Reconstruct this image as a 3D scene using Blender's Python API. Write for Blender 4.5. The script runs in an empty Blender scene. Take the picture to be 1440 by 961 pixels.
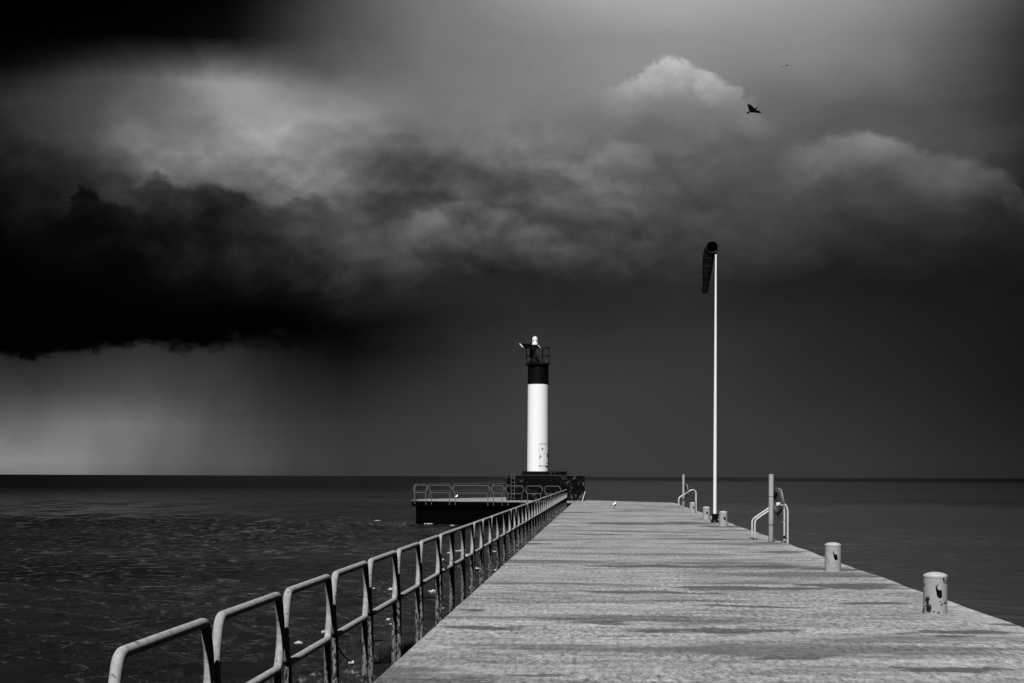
import bpy, math, random
import numpy as np
from mathutils import Vector, Matrix

random.seed(7)
rng = np.random.default_rng(11)
scene = bpy.context.scene
COL = scene.collection
R = math.radians

# ------------------------------------------------------------------ camera frame
F = 2000.0                      # focal length in pixels of the 1440 px wide photograph
PX0, PY0 = 720.0, 670.2         # optical axis (level camera, rising front)
ROLL = R(0.23)
YAW = math.atan(126.0 / F)      # pier axis (+Y) vanishes right of the middle
EYE = 1.70                      # above the pier deck (deck z = 0)
WATER = -1.65
RIGHT = Vector((math.cos(YAW), math.sin(YAW), 0))
FWD = Vector((-math.sin(YAW), math.cos(YAW), 0))
UP = Vector((0, 0, 1))


def ray(px, py):
    x = (px - PX0) / F
    y = (PY0 - py) / F
    tx = x * math.cos(ROLL) - y * math.sin(ROLL)
    ty = y * math.cos(ROLL) + x * math.sin(ROLL)
    return RIGHT * tx + FWD + UP * ty


def on_plane(px, py, h=0.0):
    d = ray(px, py)
    return Vector((0, 0, EYE)) + d * ((h - EYE) / d.z)


def at_depth(px, py, d):
    return Vector((0, 0, EYE)) + ray(px, py) * d


# ------------------------------------------------------------------ mesh helpers
class MB:
    def __init__(self):
        self.v, self.f = [], []

    def add(self, vs, fs):
        b = len(self.v)
        self.v += [tuple(p) for p in vs]
        self.f += [tuple(i + b for i in q) for q in fs]
        return self

    def box(self, c, s, rot=None):
        hx, hy, hz = s[0] / 2, s[1] / 2, s[2] / 2
        vs = [Vector((x, y, z)) for x in (-hx, hx) for y in (-hy, hy) for z in (-hz, hz)]
        if rot is not None:
            vs = [rot @ p for p in vs]
        vs = [p + Vector(c) for p in vs]
        return self.add(vs, [(0, 1, 3, 2), (4, 6, 7, 5), (0, 4, 5, 1), (2, 3, 7, 6), (0, 2, 6, 4), (1, 5, 7, 3)])

    def prism(self, poly, z0, z1):
        n = len(poly)
        vs = [(p[0], p[1], z0) for p in poly] + [(p[0], p[1], z1) for p in poly]
        fs = [tuple(range(n - 1, -1, -1)), tuple(range(n, 2 * n))]
        fs += [(i, (i + 1) % n, (i + 1) % n + n, i + n) for i in range(n)]
        return self.add(vs, fs)

    def tube(self, pts, r, seg=12, closed=False, caps=True):
        pts = [Vector(p) for p in pts]
        n = len(pts)
        rr = r if hasattr(r, '__len__') else [r] * n
        tang = []
        for i in range(n):
            a = pts[(i - 1) % n] if (closed or i > 0) else pts[i]
            b = pts[(i + 1) % n] if (closed or i < n - 1) else pts[i]
            tang.append((b - a).normalized())
        t0 = tang[0]
        ref = Vector((0, 0, 1)) if abs(t0.z) < .9 else Vector((1, 0, 0))
        nrm = (ref - t0 * ref.dot(t0)).normalized()
        vs = []
        for i in range(n):
            if i:
                nrm = (nrm - tang[i] * nrm.dot(tang[i])).normalized()
            bn = tang[i].cross(nrm)
            for k in range(seg):
                a = 2 * math.pi * k / seg
                vs.append(pts[i] + (nrm * math.cos(a) + bn * math.sin(a)) * rr[i])
        fs = []
        m = n if closed else n - 1
        for i in range(m):
            j = (i + 1) % n
            for k in range(seg):
                l = (k + 1) % seg
                fs.append((i * seg + k, i * seg + l, j * seg + l, j * seg + k))
        if caps and not closed:
            fs.append(tuple(range(seg - 1, -1, -1)))
            fs.append(tuple((n - 1) * seg + k for k in range(seg)))
        return self.add(vs, fs)

    def lathe(self, prof, seg=48, c=(0, 0, 0), a0=0.0, a1=2 * math.pi):
        full = abs(a1 - a0 - 2 * math.pi) < 1e-6
        m = seg if full else seg + 1
        vs = []
        for r, z in prof:
            for k in range(m):
                a = a0 + (a1 - a0) * k / seg
                vs.append((c[0] + r * math.cos(a), c[1] + r * math.sin(a), c[2] + z))
        fs = []
        for i in range(len(prof) - 1):
            for k in range(seg):
                l = (k + 1) % m
                fs.append((i * m + k, i * m + l, (i + 1) * m + l, (i + 1) * m + k))
        if full:
            fs.append(tuple(range(m - 1, -1, -1)))
            fs.append(tuple((len(prof) - 1) * m + k for k in range(m)))
        return self.add(vs, fs)

    def blob(self, c, s, sub=3, amp=.25, freq=2.0, seed=0, flat=None):
        """a lumpy stone: subdivided icosphere pushed about by a few random waves"""
        import bmesh
        bm = bmesh.new()
        bmesh.ops.create_icosphere(bm, subdivisions=sub, radius=1)
        g = np.random.default_rng(seed)
        P = np.array([v.co[:] for v in bm.verts])
        d = np.zeros(len(P))
        for k in range(14):
            w = g.normal(size=3) * freq * (1 + k * .35)
            d += np.sin(P @ w + g.uniform(0, 6.28)) * amp / (1 + k * .45)
        P = P * (1 + d[:, None])
        if flat is not None:
            P[:, 2] = np.minimum(P[:, 2], flat + .06 * d)
        P = P * np.array(s) + np.array(c)
        fs = [tuple(v.index for v in f.verts) for f in bm.faces]
        bm.free()
        return self.add([tuple(p) for p in P], fs)

    def build(self, name, mat, parent=None, origin=None, smooth=True, angle=38):
        me = bpy.data.meshes.new(name)
        o = Vector(origin) if origin is not None else Vector((0, 0, 0))
        me.from_pydata([tuple(Vector(p) - o) for p in self.v], [], self.f)
        me.update()
        if smooth:
            me.polygons.foreach_set('use_smooth', [True] * len(me.polygons))
            me.set_sharp_from_angle(angle=R(angle))
        me.materials.append(mat)
        ob = bpy.data.objects.new(name, me)
        COL.objects.link(ob)
        if parent is not None:
            ob.parent = parent
        elif origin is not None:
            ob.location = o
        return ob


def fillet(pts, rad, n=6, closed=False):
    """round the corners of a polyline"""
    pts = [Vector(p) for p in pts]
    out = []
    N = len(pts)
    for i in range(N):
        if not closed and i in (0, N - 1):
            out.append(pts[i])
            continue
        p, a, b = pts[i], pts[(i - 1) % N], pts[(i + 1) % N]
        r = rad[i] if hasattr(rad, '__len__') else rad
        ra = min(r, (a - p).length * .48)
        rb = min(r, (b - p).length * .48)
        A = p + (a - p).normalized() * ra
        B = p + (b - p).normalized() * rb
        for k in range(n + 1):
            t = k / n
            out.append(A * (1 - t) ** 2 + p * 2 * t * (1 - t) + B * t * t)
    return out


def tag(o, label=None, cat=None, group=None, kind=None):
    if label:
        o['label'] = label
    if cat:
        o['category'] = cat
    if group:
        o['group'] = group
    if kind:
        o['kind'] = kind
    return o


def thing(name, label, cat, loc=(0, 0, 0), rz=0.0, group=None):
    o = bpy.data.objects.new(name, None)
    o.empty_display_size = .2
    COL.objects.link(o)
    o.location = loc
    o.rotation_euler = (0, 0, rz)
    return tag(o, label, cat, group)


def copy_tree(o, parent=None):
    c = o.copy()
    COL.objects.link(c)
    if parent is not None:
        c.parent = parent
    for ch in list(o.children):
        copy_tree(ch, c)
    return c


# ------------------------------------------------------------------ node helpers
class NT:
    def __init__(self, tree):
        self.t = tree
        self.n = tree.nodes
        self.l = tree.links

    def new(self, typ, **kw):
        nd = self.n.new(typ)
        for k, v in kw.items():
            setattr(nd, k, v)
        return nd

    def put(self, sock, val):
        if isinstance(val, bpy.types.NodeSocket):
            self.l.new(val, sock)
        elif val is not None:
            sock.default_value = val

    def m(self, op, a, b=None, c=None, clamp=False):
        nd = self.new('ShaderNodeMath', operation=op, use_clamp=clamp)
        for i, x in enumerate((a, b, c)):
            if x is not None:
                self.put(nd.inputs[i], x)
        return nd.outputs[0]

    def vm(self, op, a, b=None, s=None, out=0):
        nd = self.new('ShaderNodeVectorMath', operation=op)
        self.put(nd.inputs[0], a)
        if b is not None:
            self.put(nd.inputs[1], b)
        if s is not None:
            self.put(nd.inputs['Scale'], s)
        return nd.outputs[out]

    def length(self, a):
        return self.vm('LENGTH', a, out=1)

    def mr(self, v, a, b, c=0.0, d=1.0, smooth=True):
        nd = self.new('ShaderNodeMapRange', interpolation_type='SMOOTHSTEP' if smooth else 'LINEAR', clamp=True)
        self.put(nd.inputs[0], v)
        for i, x in enumerate((a, b, c, d)):
            self.put(nd.inputs[i + 1], x)
        return nd.outputs[0]

    def mix(self, f, a, b):
        nd = self.new('ShaderNodeMix', data_type='FLOAT', clamp_factor=True)
        self.put(nd.inputs[0], f)
        self.put(nd.inputs[2], a)
        self.put(nd.inputs[3], b)
        return nd.outputs[0]

    def noise(self, vec, scale, detail=4.0, rough=.55, dist=0.0, col=False):
        nd = self.new('ShaderNodeTexNoise')
        self.put(nd.inputs['Vector'], vec)
        nd.inputs['Scale'].default_value = scale
        nd.inputs['Detail'].default_value = detail
        nd.inputs['Roughness'].default_value = rough
        nd.inputs['Distortion'].default_value = dist
        return nd.outputs['Color' if col else 'Fac']

    def ramp(self, f, stops, interp='LINEAR'):
        nd = self.new('ShaderNodeValToRGB')
        cr = nd.color_ramp
        cr.interpolation = interp
        stops = sorted(stops)
        while len(cr.elements) < len(stops):
            cr.elements.new(.5)
        for e, (p, v) in zip(cr.elements, stops):
            e.position = p
            e.color = (v, v, v, 1)
        self.put(nd.inputs[0], f)
        sep = self.new('ShaderNodeSeparateColor')
        self.l.new(nd.outputs[0], sep.inputs[0])
        return sep.outputs[0]

    def grey(self, v):
        nd = self.new('ShaderNodeCombineColor')
        for i in range(3):
            self.put(nd.inputs[i], v)
        return nd.outputs[0]


def material(name):
    m = bpy.data.materials.new(name)
    m.use_nodes = True
    nt = NT(m.node_tree)
    p = m.node_tree.nodes['Principled BSDF']
    return m, nt, p


def simple(name, base, rough=.6, metal=0.0, spec=.5, var=.12, scale=8.0, chips=0.0, chip_col=.015, chip_scale=7.0, bump=.0, stretch=(1, 1, 1)):
    """painted or metal surface with uneven tone and optional dark chips of lost paint"""
    m, nt, p = material(name)
    tc = nt.new('ShaderNodeTexCoord')
    info = nt.new('ShaderNodeObjectInfo')
    off = nt.vm('ADD', tc.outputs['Object'], nt.vm('MULTIPLY', info.outputs['Location'], (1.37, .77, 1.1)))
    co = nt.vm('MULTIPLY', off, stretch)
    n1 = nt.noise(co, scale, 6, .6)
    v = nt.m('MULTIPLY', nt.mr(n1, .25, .75, 1 - var, 1 + var, False), base)
    if chips > 0:
        n2 = nt.noise(co, chip_scale, 7, .62, .3)
        mk = nt.mr(n2, .74 - chips * .3, .77 - chips * .3)
        v = nt.mix(mk, v, chip_col)
    nt.put(p.inputs['Base Color'], nt.grey(v))
    p.inputs['Roughness'].default_value = rough
    p.inputs['Metallic'].default_value = metal
    p.inputs['Specular IOR Level'].default_value = spec
    if bump > 0:
        b = nt.new('ShaderNodeBump')
        b.inputs['Strength'].default_value = bump
        b.inputs['Distance'].default_value = .01
        nt.put(b.inputs['Height'], nt.noise(co, scale * 4, 6, .65))
        nt.l.new(b.outputs[0], p.inputs['Normal'])
    return m


# ------------------------------------------------------------------ materials
M = {}
M['rail'] = simple('galvanised_rail', .29, .8, spec=.03, var=.34, scale=26, chips=.42, chip_col=.12, chip_scale=24, bump=.35)
M['leg'] = simple('rusted_leg', .15, .8, spec=.15, var=.5, scale=12, chips=.80, chip_col=.014, chip_scale=42, bump=.6, stretch=(1, 1, .45))
M['platrail'] = simple('thin_rail', .10, .55, spec=.3, var=.2, scale=9)
M['white_tower'] = simple('white_tower_paint', .90, .5, spec=.3, var=.02, scale=3)
M['door'] = simple('rust_marked_door_paint', .90, .5, spec=.3, var=.03, scale=5, chips=.47, chip_col=.06, chip_scale=4.4)
M['black'] = simple('black_paint', .0025, .6, spec=.08, var=.3, scale=6)
M['blackmetal'] = simple('black_metal', .004, .6, spec=.08, var=.3, scale=20)
M['cells'] = simple('solar_cells', .0015, .5, spec=.02, var=.1, scale=20)
M['alu'] = simple('aluminium_frame', .75, .4, spec=.5, var=.05, scale=20)
M['lantern'] = simple('lantern_glass', .80, .2, spec=.6, var=.04, scale=20)
M['lens'] = simple('lantern_lens', .30, .25, spec=.5, var=.2, scale=20)
M['bollard'] = simple('bollard_paint', .35, .55, spec=.3, var=.22, scale=11, chips=.30, chip_col=.018, chip_scale=6.5, bump=.12)
M['cap'] = simple('bollard_cap_paint', .36, .6, spec=.3, var=.16, scale=14, chips=.25, chip_col=.03, chip_scale=16, bump=.3)
M['peg_side'] = simple('dark_peg_side', .05, .8, spec=.15, var=.5, scale=30, bump=.4)
M['postp'] = simple('ring_post_paint', .38, .6, spec=.3, var=.10, scale=6, chips=.06, chip_col=.1, chip_scale=22, bump=.1, stretch=(1, 1, .3))
M['pole'] = simple('white_pole_paint', .84, .4, spec=.4, var=.03, scale=2)
M['handrail'] = simple('handrail_metal', .52, .4, spec=.5, var=.14, scale=16, chips=.1, chip_col=.14, chip_scale=20)
M['ring'] = simple('life_ring_shell', .055, .6, spec=.3, var=.25, scale=10, bump=.1)
M['rope'] = simple('pale_rope', .42, .9, spec=.1, var=.2, scale=40)
M['band'] = simple('dark_band', .03, .6, spec=.2)
M['sock'] = simple('sock_cloth', .004, .9, spec=.05, var=.35, scale=5, bump=.3)
M['sockring'] = simple('hoop_metal', .022, .5, spec=.4)
M['gull_white'] = simple('gull_feathers', .82, .8, spec=.1, var=.03, scale=30)
M['gull_grey'] = simple('gull_wing_feathers', .22, .8, spec=.1, var=.1, scale=30)
M['bird_dark'] = simple('dark_feathers', .002, .9, spec=.03, var=.3, scale=20)
M['beak'] = simple('beak_horn', .25, .5)
M['foam'] = simple('sea_foam_white', .42, .9, spec=.1, var=.15, scale=6)
M['plank'] = simple('weathered_plank', .45, .8, spec=.1, var=.3, scale=6)

def chipped_paint():
    m, nt, p = material('bollard_paint_chipped')
    tc = nt.new('ShaderNodeTexCoord')
    co = tc.outputs['Object']
    sep = nt.new('ShaderNodeSeparateXYZ')
    nt.l.new(co, sep.inputs[0])
    n1 = nt.noise(co, 8, 6, .6)
    n2 = nt.noise(co, 13, 8, .66, .5)
    base = nt.m('MULTIPLY', nt.mr(n1, .25, .75, .86, 1.1, False), .34)
    spots = None
    # worn places: left of the foot, right of the waist, right of the rim, a few dots
    def at(u, h):
        a_ = R(-107) + math.asin(max(-.99, min(.99, u)))
        return (.147 * math.cos(a_), .147 * math.sin(a_), h)
    for (c, r) in ((at(-.62, .12), (.034, .05, .13)), (at(-.50, .06), (.055, .06, .065)), (at(-.08, .035), (.085, .05, .038)), (at(.78, .145), (.07, .08, .032)),
                   (at(.70, .43), (.03, .05, .05)), (at(.93, .41), (.02, .05, .05)), (at(.58, .285), (.014, .02, .014)), (at(.30, .165), (.045, .03, .008)),
                   (at(-.88, .37), (.012, .03, .03)), (at(-.94, .05), (.012, .04, .05))):
        e = nt.length(nt.vm('DIVIDE', nt.vm('SUBTRACT', co, c), r))
        spots = e if spots is None else nt.m('MINIMUM', spots, e)
    thr = nt.m('ADD', nt.m('MULTIPLY', nt.m('SUBTRACT', n2, .5), 4.6), .55)
    mk = nt.m('MULTIPLY', nt.mr(nt.m('SUBTRACT', spots, thr), .12, -.12), 1.0)
    mk = nt.m('MAXIMUM', mk, nt.mr(n2, .72, .75))
    nt.put(p.inputs['Base Color'], nt.grey(nt.mix(mk, base, .012)))
    p.inputs['Roughness'].default_value = .55
    p.inputs['Specular IOR Level'].default_value = .3
    b = nt.new('ShaderNodeBump')
    b.inputs['Strength'].default_value = .3
    b.inputs['Distance'].default_value = .004
    nt.put(b.inputs['Height'], nt.m('SUBTRACT', nt.m('MULTIPLY', n1, .3), mk))
    nt.l.new(b.outputs[0], p.inputs['Normal'])
    return m


M['bollard_chipped'] = chipped_paint()

# dark sea-worn concrete with pale speckles of shell and lichen
def sea_concrete(name, base, speck, amount, scale, spec=.10):
    m, nt, p = material(name)
    geo = nt.new('ShaderNodeNewGeometry')
    P = geo.outputs['Position']
    n1 = nt.noise(P, scale * .35, 5, .6)
    n2 = nt.noise(nt.vm('MULTIPLY', P, (1, 1, .7)), scale * 2.4, 8, .7, .4)
    mk = nt.m('MULTIPLY', nt.mr(n2, .66 - amount * .2, .74 - amount * .2), nt.mr(n1, .42, .62))
    v = nt.mix(mk, nt.m('MULTIPLY', nt.mr(n2, .3, .7, .4, 1.6, False), base), speck)
    nt.put(p.inputs['Base Color'], nt.grey(v))
    p.inputs['Roughness'].default_value = .85
    p.inputs['Specular IOR Level'].default_value = spec
    b = nt.new('ShaderNodeBump')
    b.inputs['Strength'].default_value = .7
    b.inputs['Distance'].default_value = .05
    nt.put(b.inputs['Height'], n2)
    nt.l.new(b.outputs[0], p.inputs['Normal'])
    return m


M['block'] = sea_concrete('speckled_black_concrete', .0045, .14, .60, 1.6, .03)
M['slab'] = sea_concrete('dark_slab_concrete', .004, .14, .5, 3.0, .03)
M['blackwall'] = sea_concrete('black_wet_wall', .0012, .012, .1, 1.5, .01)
M['rock'] = sea_concrete('wet_rock', .016, .13, .62, 3.0)


# pier deck: brushed concrete, worn, with wet patches and a few painted shadow strips
def deck_material():
    m, nt, p = material('pier_concrete')
    geo = nt.new('ShaderNodeNewGeometry')
    P = geo.outputs['Position']
    broad = nt.noise(nt.vm('MULTIPLY', P, (.55, 1, 1)), .42, 5, .6)
    mid = nt.noise(nt.vm('MULTIPLY', P, (.55, 1, 1)), 2.6, 8, .70, .35)
    fine = nt.noise(nt.vm('MULTIPLY', P, (1, .30, 1)), 15, 4, .65)
    vfine = nt.noise(P, 55, 4, .7)
    v = nt.mr(broad, .3, .7, .84, 1.12, False)
    v = nt.m('MULTIPLY', v, nt.mr(mid, .32, .68, .66, 1.30, False))
    grit = nt.noise(nt.vm('MULTIPLY', P, (1, .55, 1)), 31, 4, .7)
    worn = nt.noise(nt.vm('MULTIPLY', P, (.35, 1, 1)), .8, 5, .6)
    amp = nt.mr(worn, .35, .65, .75, 1.55)
    g = nt.m('MULTIPLY', nt.m('ADD', nt.m('MULTIPLY', nt.m('SUBTRACT', fine, .5), 2.2), nt.m('MULTIPLY', nt.m('SUBTRACT', grit, .5), 2.0)), amp)
    v = nt.m('MULTIPLY', v, nt.m('MAXIMUM', nt.m('ADD', 1.0, g), .3))
    band = nt.noise(nt.vm('MULTIPLY', P, (.10, 1, 1)), 1.5, 6, .68, .15)
    v = nt.m('MULTIPLY', v, nt.mr(band, .32, .68, .80, 1.18, False))
    sx_ = nt.new('ShaderNodeSeparateXYZ')
    nt.l.new(P, sx_.inputs[0])
    v = nt.m('MULTIPLY', v, nt.mr(nt.m('ADD', sx_.outputs[0], nt.m('MULTIPLY', nt.m('SUBTRACT', mid, .5), .8)), 4.35, 4.7, 1.0, 1.22))
    v = nt.m('MULTIPLY', v, nt.mr(vfine, .3, .7, .70, 1.30, False))
    v = nt.m('MULTIPLY', v, .252)
    # joints across the pier every four metres: a pale worn lip and a dark gap
    sep = nt.new('ShaderNodeSeparateXYZ')
    wob = nt.m('MULTIPLY', nt.m('SUBTRACT', nt.noise(P, 1.3, 4, .6), .5), .10)
    nt.l.new(P, sep.inputs[0])
    yy = nt.m('ADD', sep.outputs[1], wob)
    fr = nt.m('ABSOLUTE', nt.m('SUBTRACT', nt.m('MODULO', nt.m('ADD', yy, 400 - 14.9 + 2.0), 4.0), 2.0))
    gap = nt.m('SUBTRACT', 1.0, nt.mr(fr, .008, .024))
    lip = nt.m('MULTIPLY', nt.m('SUBTRACT', 1.0, nt.mr(fr, .05, .16)), nt.mr(nt.noise(P, .33, 2, .5), .50, .62))
    v = nt.mix(nt.m('MULTIPLY', lip, .6), v, .36)
    v = nt.mix(nt.m('MULTIPLY', gap, nt.mr(nt.noise(P, .6, 2, .5), .40, .6)), v, .05)
    # wet patches, plus cast shadows painted beside bollards and ring post: centre px, py, half width, half height in the photograph -> ground ellipses
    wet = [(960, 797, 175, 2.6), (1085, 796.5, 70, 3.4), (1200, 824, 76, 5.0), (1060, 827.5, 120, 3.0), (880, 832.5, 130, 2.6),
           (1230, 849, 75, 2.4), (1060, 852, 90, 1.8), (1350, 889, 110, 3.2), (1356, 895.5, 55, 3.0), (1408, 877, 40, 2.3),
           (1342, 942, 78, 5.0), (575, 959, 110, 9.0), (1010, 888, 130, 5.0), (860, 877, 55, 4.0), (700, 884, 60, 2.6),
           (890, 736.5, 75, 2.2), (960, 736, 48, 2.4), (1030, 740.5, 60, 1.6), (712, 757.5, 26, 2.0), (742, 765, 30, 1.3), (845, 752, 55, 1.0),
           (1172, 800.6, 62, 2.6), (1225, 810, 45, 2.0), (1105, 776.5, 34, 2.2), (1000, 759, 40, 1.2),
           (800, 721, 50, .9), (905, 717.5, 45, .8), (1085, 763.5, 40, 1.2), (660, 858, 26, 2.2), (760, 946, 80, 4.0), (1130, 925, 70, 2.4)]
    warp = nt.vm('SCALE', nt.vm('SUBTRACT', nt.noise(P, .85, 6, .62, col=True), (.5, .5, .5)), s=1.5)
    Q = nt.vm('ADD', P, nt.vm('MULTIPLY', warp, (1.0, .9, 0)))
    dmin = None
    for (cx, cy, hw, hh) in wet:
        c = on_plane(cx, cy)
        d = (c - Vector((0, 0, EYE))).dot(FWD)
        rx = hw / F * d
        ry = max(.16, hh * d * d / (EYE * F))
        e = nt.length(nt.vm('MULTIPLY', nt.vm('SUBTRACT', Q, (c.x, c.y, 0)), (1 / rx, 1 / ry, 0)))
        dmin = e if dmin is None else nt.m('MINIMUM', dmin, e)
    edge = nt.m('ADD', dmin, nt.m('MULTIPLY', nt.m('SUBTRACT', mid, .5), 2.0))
    wet_shade = nt.m('SUBTRACT', 1.0, nt.mr(edge, .62, 1.15))
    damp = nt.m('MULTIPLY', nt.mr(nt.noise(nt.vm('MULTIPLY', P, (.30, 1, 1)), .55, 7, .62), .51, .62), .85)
    wet_shade_all = nt.m('MAXIMUM', wet_shade, damp)
    v = nt.mix(wet_shade_all, v, nt.m('MULTIPLY', nt.m('MULTIPLY_ADD', v, .6, .075), .42))
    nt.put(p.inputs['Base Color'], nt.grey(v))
    nt.put(p.inputs['Roughness'], nt.mix(wet_shade, .9, .62))
    p.inputs['Specular IOR Level'].default_value = .2
    b = nt.new('ShaderNodeBump')
    b.inputs['Strength'].default_value = .45
    b.inputs['Distance'].default_value = .012
    nt.put(b.inputs['Height'], nt.m('ADD', fine, nt.m('MULTIPLY', mid, 1.5)))
    nt.l.new(b.outputs[0], p.inputs['Normal'])
    return m


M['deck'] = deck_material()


def water_material():
    m, nt, p = material('dark_lake_water')
    geo = nt.new('ShaderNodeNewGeometry')
    P = geo.outputs['Position']
    sep = nt.new('ShaderNodeSeparateXYZ')
    nt.l.new(P, sep.inputs[0])
    p.inputs['IOR'].default_value = 1.33
    # open water is rippled; the lee of the pier is calmer
    yw = nt.m('ADD', sep.outputs[1], nt.m('MULTIPLY', nt.m('SUBTRACT', nt.noise(P, .02, 4, .6), .5), 120))
    lee = nt.m('MULTIPLY', nt.mr(sep.outputs[0], -2, 6), nt.m('SUBTRACT', 1.0, nt.mr(yw, 140, 185)))
    far_ = nt.length(P)
    side = nt.mr(nt.m('DIVIDE', sep.outputs[0], nt.m('MAXIMUM', far_, 1.0)), -.16, .02)
    offshore_dim = nt.mix(side, nt.mr(far_, 40, 420), nt.mr(far_, 170, 1500))
    gust = nt.noise(nt.vm('MULTIPLY', P, (.5, 1, 1)), .035, 6, .62)
    gust2 = nt.noise(nt.vm('MULTIPLY', P, (.22, 1, 1)), .11, 5, .65)
    wind = nt.m('MULTIPLY', nt.mr(gust, .34, .66, .55, 1.35, False), nt.mr(gust2, .34, .66, .6, 1.4, False))
    nt.put(p.inputs['Base Color'], nt.grey(nt.m('MULTIPLY', nt.mix(offshore_dim, nt.mix(lee, .0115, .042), .0004), nt.mix(lee, wind, nt.mr(gust, .3, .7, .88, 1.1, False)))))  # paler base in the lee; offshore darkened in colour to dim the sky's reflection
    nt.put(p.inputs['Specular IOR Level'], nt.m('MULTIPLY', nt.mix(offshore_dim, nt.mix(lee, .42, .5), .03), nt.mix(lee, wind, 1.0)))
    nt.put(p.inputs['Roughness'], nt.mix(offshore_dim, nt.mix(lee, .06, .08), .30))
    S = nt.vm('MULTIPLY', P, (.55, 1, 1))
    h = nt.m('ADD', nt.m('MULTIPLY', nt.noise(S, 2.6, 3, .55), .55), nt.m('MULTIPLY', nt.noise(S, 8, 3, .55), .16))
    far = nt.m('MULTIPLY', nt.m('MULTIPLY', nt.noise(S, .30, 4, .6), 2.4), nt.mr(nt.length(P), 60, 180))
    h = nt.m('ADD', h, far)
    b = nt.new('ShaderNodeBump')
    nt.put(b.inputs['Strength'], nt.mix(lee, 1.0, .30))
    b.inputs['Distance'].default_value = .30
    nt.put(b.inputs['Height'], h)
    nt.l.new(b.outputs[0], p.inputs['Normal'])
    return m


M['water'] = water_material()

# ------------------------------------------------------------------ water: one sheet to the horizon
def build_water():
    ang = np.concatenate([np.linspace(-math.pi, R(-27), 60, endpoint=False), np.linspace(R(-27), R(22), 640, endpoint=False),
                          np.linspace(R(22), math.pi, 60, endpoint=False)])
    rs = [.6]
    while rs[-1] < 300:
        rs.append(rs[-1] + max(.07, rs[-1] * .0032))
    while rs[-1] < 60000:
        rs.append(rs[-1] * 1.12)
    rs = np.array(rs)
    A, RR = np.meshgrid(ang, rs)
    X = RR * np.sin(A - YAW * 0)
    Y = RR * np.cos(A)
    Z = np.zeros_like(X)
    for k in range(72):
        lam = .5 * (2.4 / .5) ** rng.random()
        th = rng.normal(R(96), R(30))
        kk = 2 * math.pi / lam
        kx, ky = kk * math.cos(th), kk * math.sin(th)
        amp = .0095 * lam ** .65
        fade = np.clip((lam / (RR * .0036 + .04) - 2.2) / 2.5, 0, 1)
        Z += amp * fade * np.sin(kx * X + ky * Y + rng.uniform(0, 6.28))
    lee = np.clip((X + 2) / 8, 0, 1) * np.clip((190 - Y) / 50, 0, 1)
    gust = .75 + .35 * np.sin(X * .05 + Y * .031) * np.sin(Y * .07 - X * .023 + 1)
    Z *= (1 - .78 * lee) * gust
    Z *= np.clip((420 - RR) / 200, 0, 1)
    Z += WATER
    n, mm = X.shape
    verts = np.stack([X.ravel(), Y.ravel(), Z.ravel()], 1)
    i = np.arange(n - 1)[:, None] * mm
    j = np.arange(mm)[None, :]
    j2 = (j + 1) % mm
    quads = np.stack([(i + j), (i + mm + j), (i + mm + j2), (i + j2)], -1).reshape(-1, 4)
    me = bpy.data.meshes.new('water')
    me.vertices.add(len(verts))
    me.vertices.foreach_set('co', verts.ravel())
    nf = len(quads)
    me.loops.add(nf * 4)
    me.loops.foreach_set('vertex_index', quads.ravel())
    me.polygons.add(nf)
    me.polygons.foreach_set('loop_start', np.arange(nf) * 4)
    me.polygons.foreach_set('loop_total', np.full(nf, 4))
    me.polygons.foreach_set('use_smooth', np.ones(nf, bool))
    me.update(calc_edges=True)
    if me.polygons[nf // 2].normal.z < 0:
        me.flip_normals()
    me.materials.append(M['water'])
    o = bpy.data.objects.new('water', me)
    COL.objects.link(o)
    tag(o, 'dark rippled lake water reaching to the horizon', 'water', kind='structure')


build_water()

# ------------------------------------------------------------------ pier deck
XL, XR = -1.91, 4.83
pts_r = []
y = -8.0
while y < 94:
    pts_r.append((XR + random.uniform(-.05, .03), y))
    y += random.uniform(.35, 1.5)
pts_r.append((XR, 94.6))
pL = [(XL + random.uniform(-.012, .012), yy) for yy in np.arange(101, -8, -2.3)]
c1 = on_plane(842, 704.1)
deck_poly = pts_r + [(c1.x, c1.y), (XL, 103.2)] + pL
mb = MB()
n = len(deck_poly)
inner = []
for i in range(n):
    a, b, c = Vector(deck_poly[i - 1]), Vector(deck_poly[i]), Vector(deck_poly[(i + 1) % n])
    e = (c - a).normalized()
    inner.append(b + Vector((-e.y, e.x)) * .035)
vs = [(p.x, p.y, 0) for p in inner] + [(p[0], p[1], -.03) for p in deck_poly] + [(p[0], p[1], -4.0) for p in deck_poly]
fs = [tuple(range(n))]
for k in (0, 1):
    fs += [(k * n + i, (k + 1) * n + i, (k + 1) * n + (i + 1) % n, k * n + (i + 1) % n) for i in range(n)]
mb.add(vs, fs)
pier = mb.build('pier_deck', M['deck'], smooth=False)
tag(pier, 'long pale concrete pier deck with dark wet patches', 'pier', kind='structure')

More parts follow.
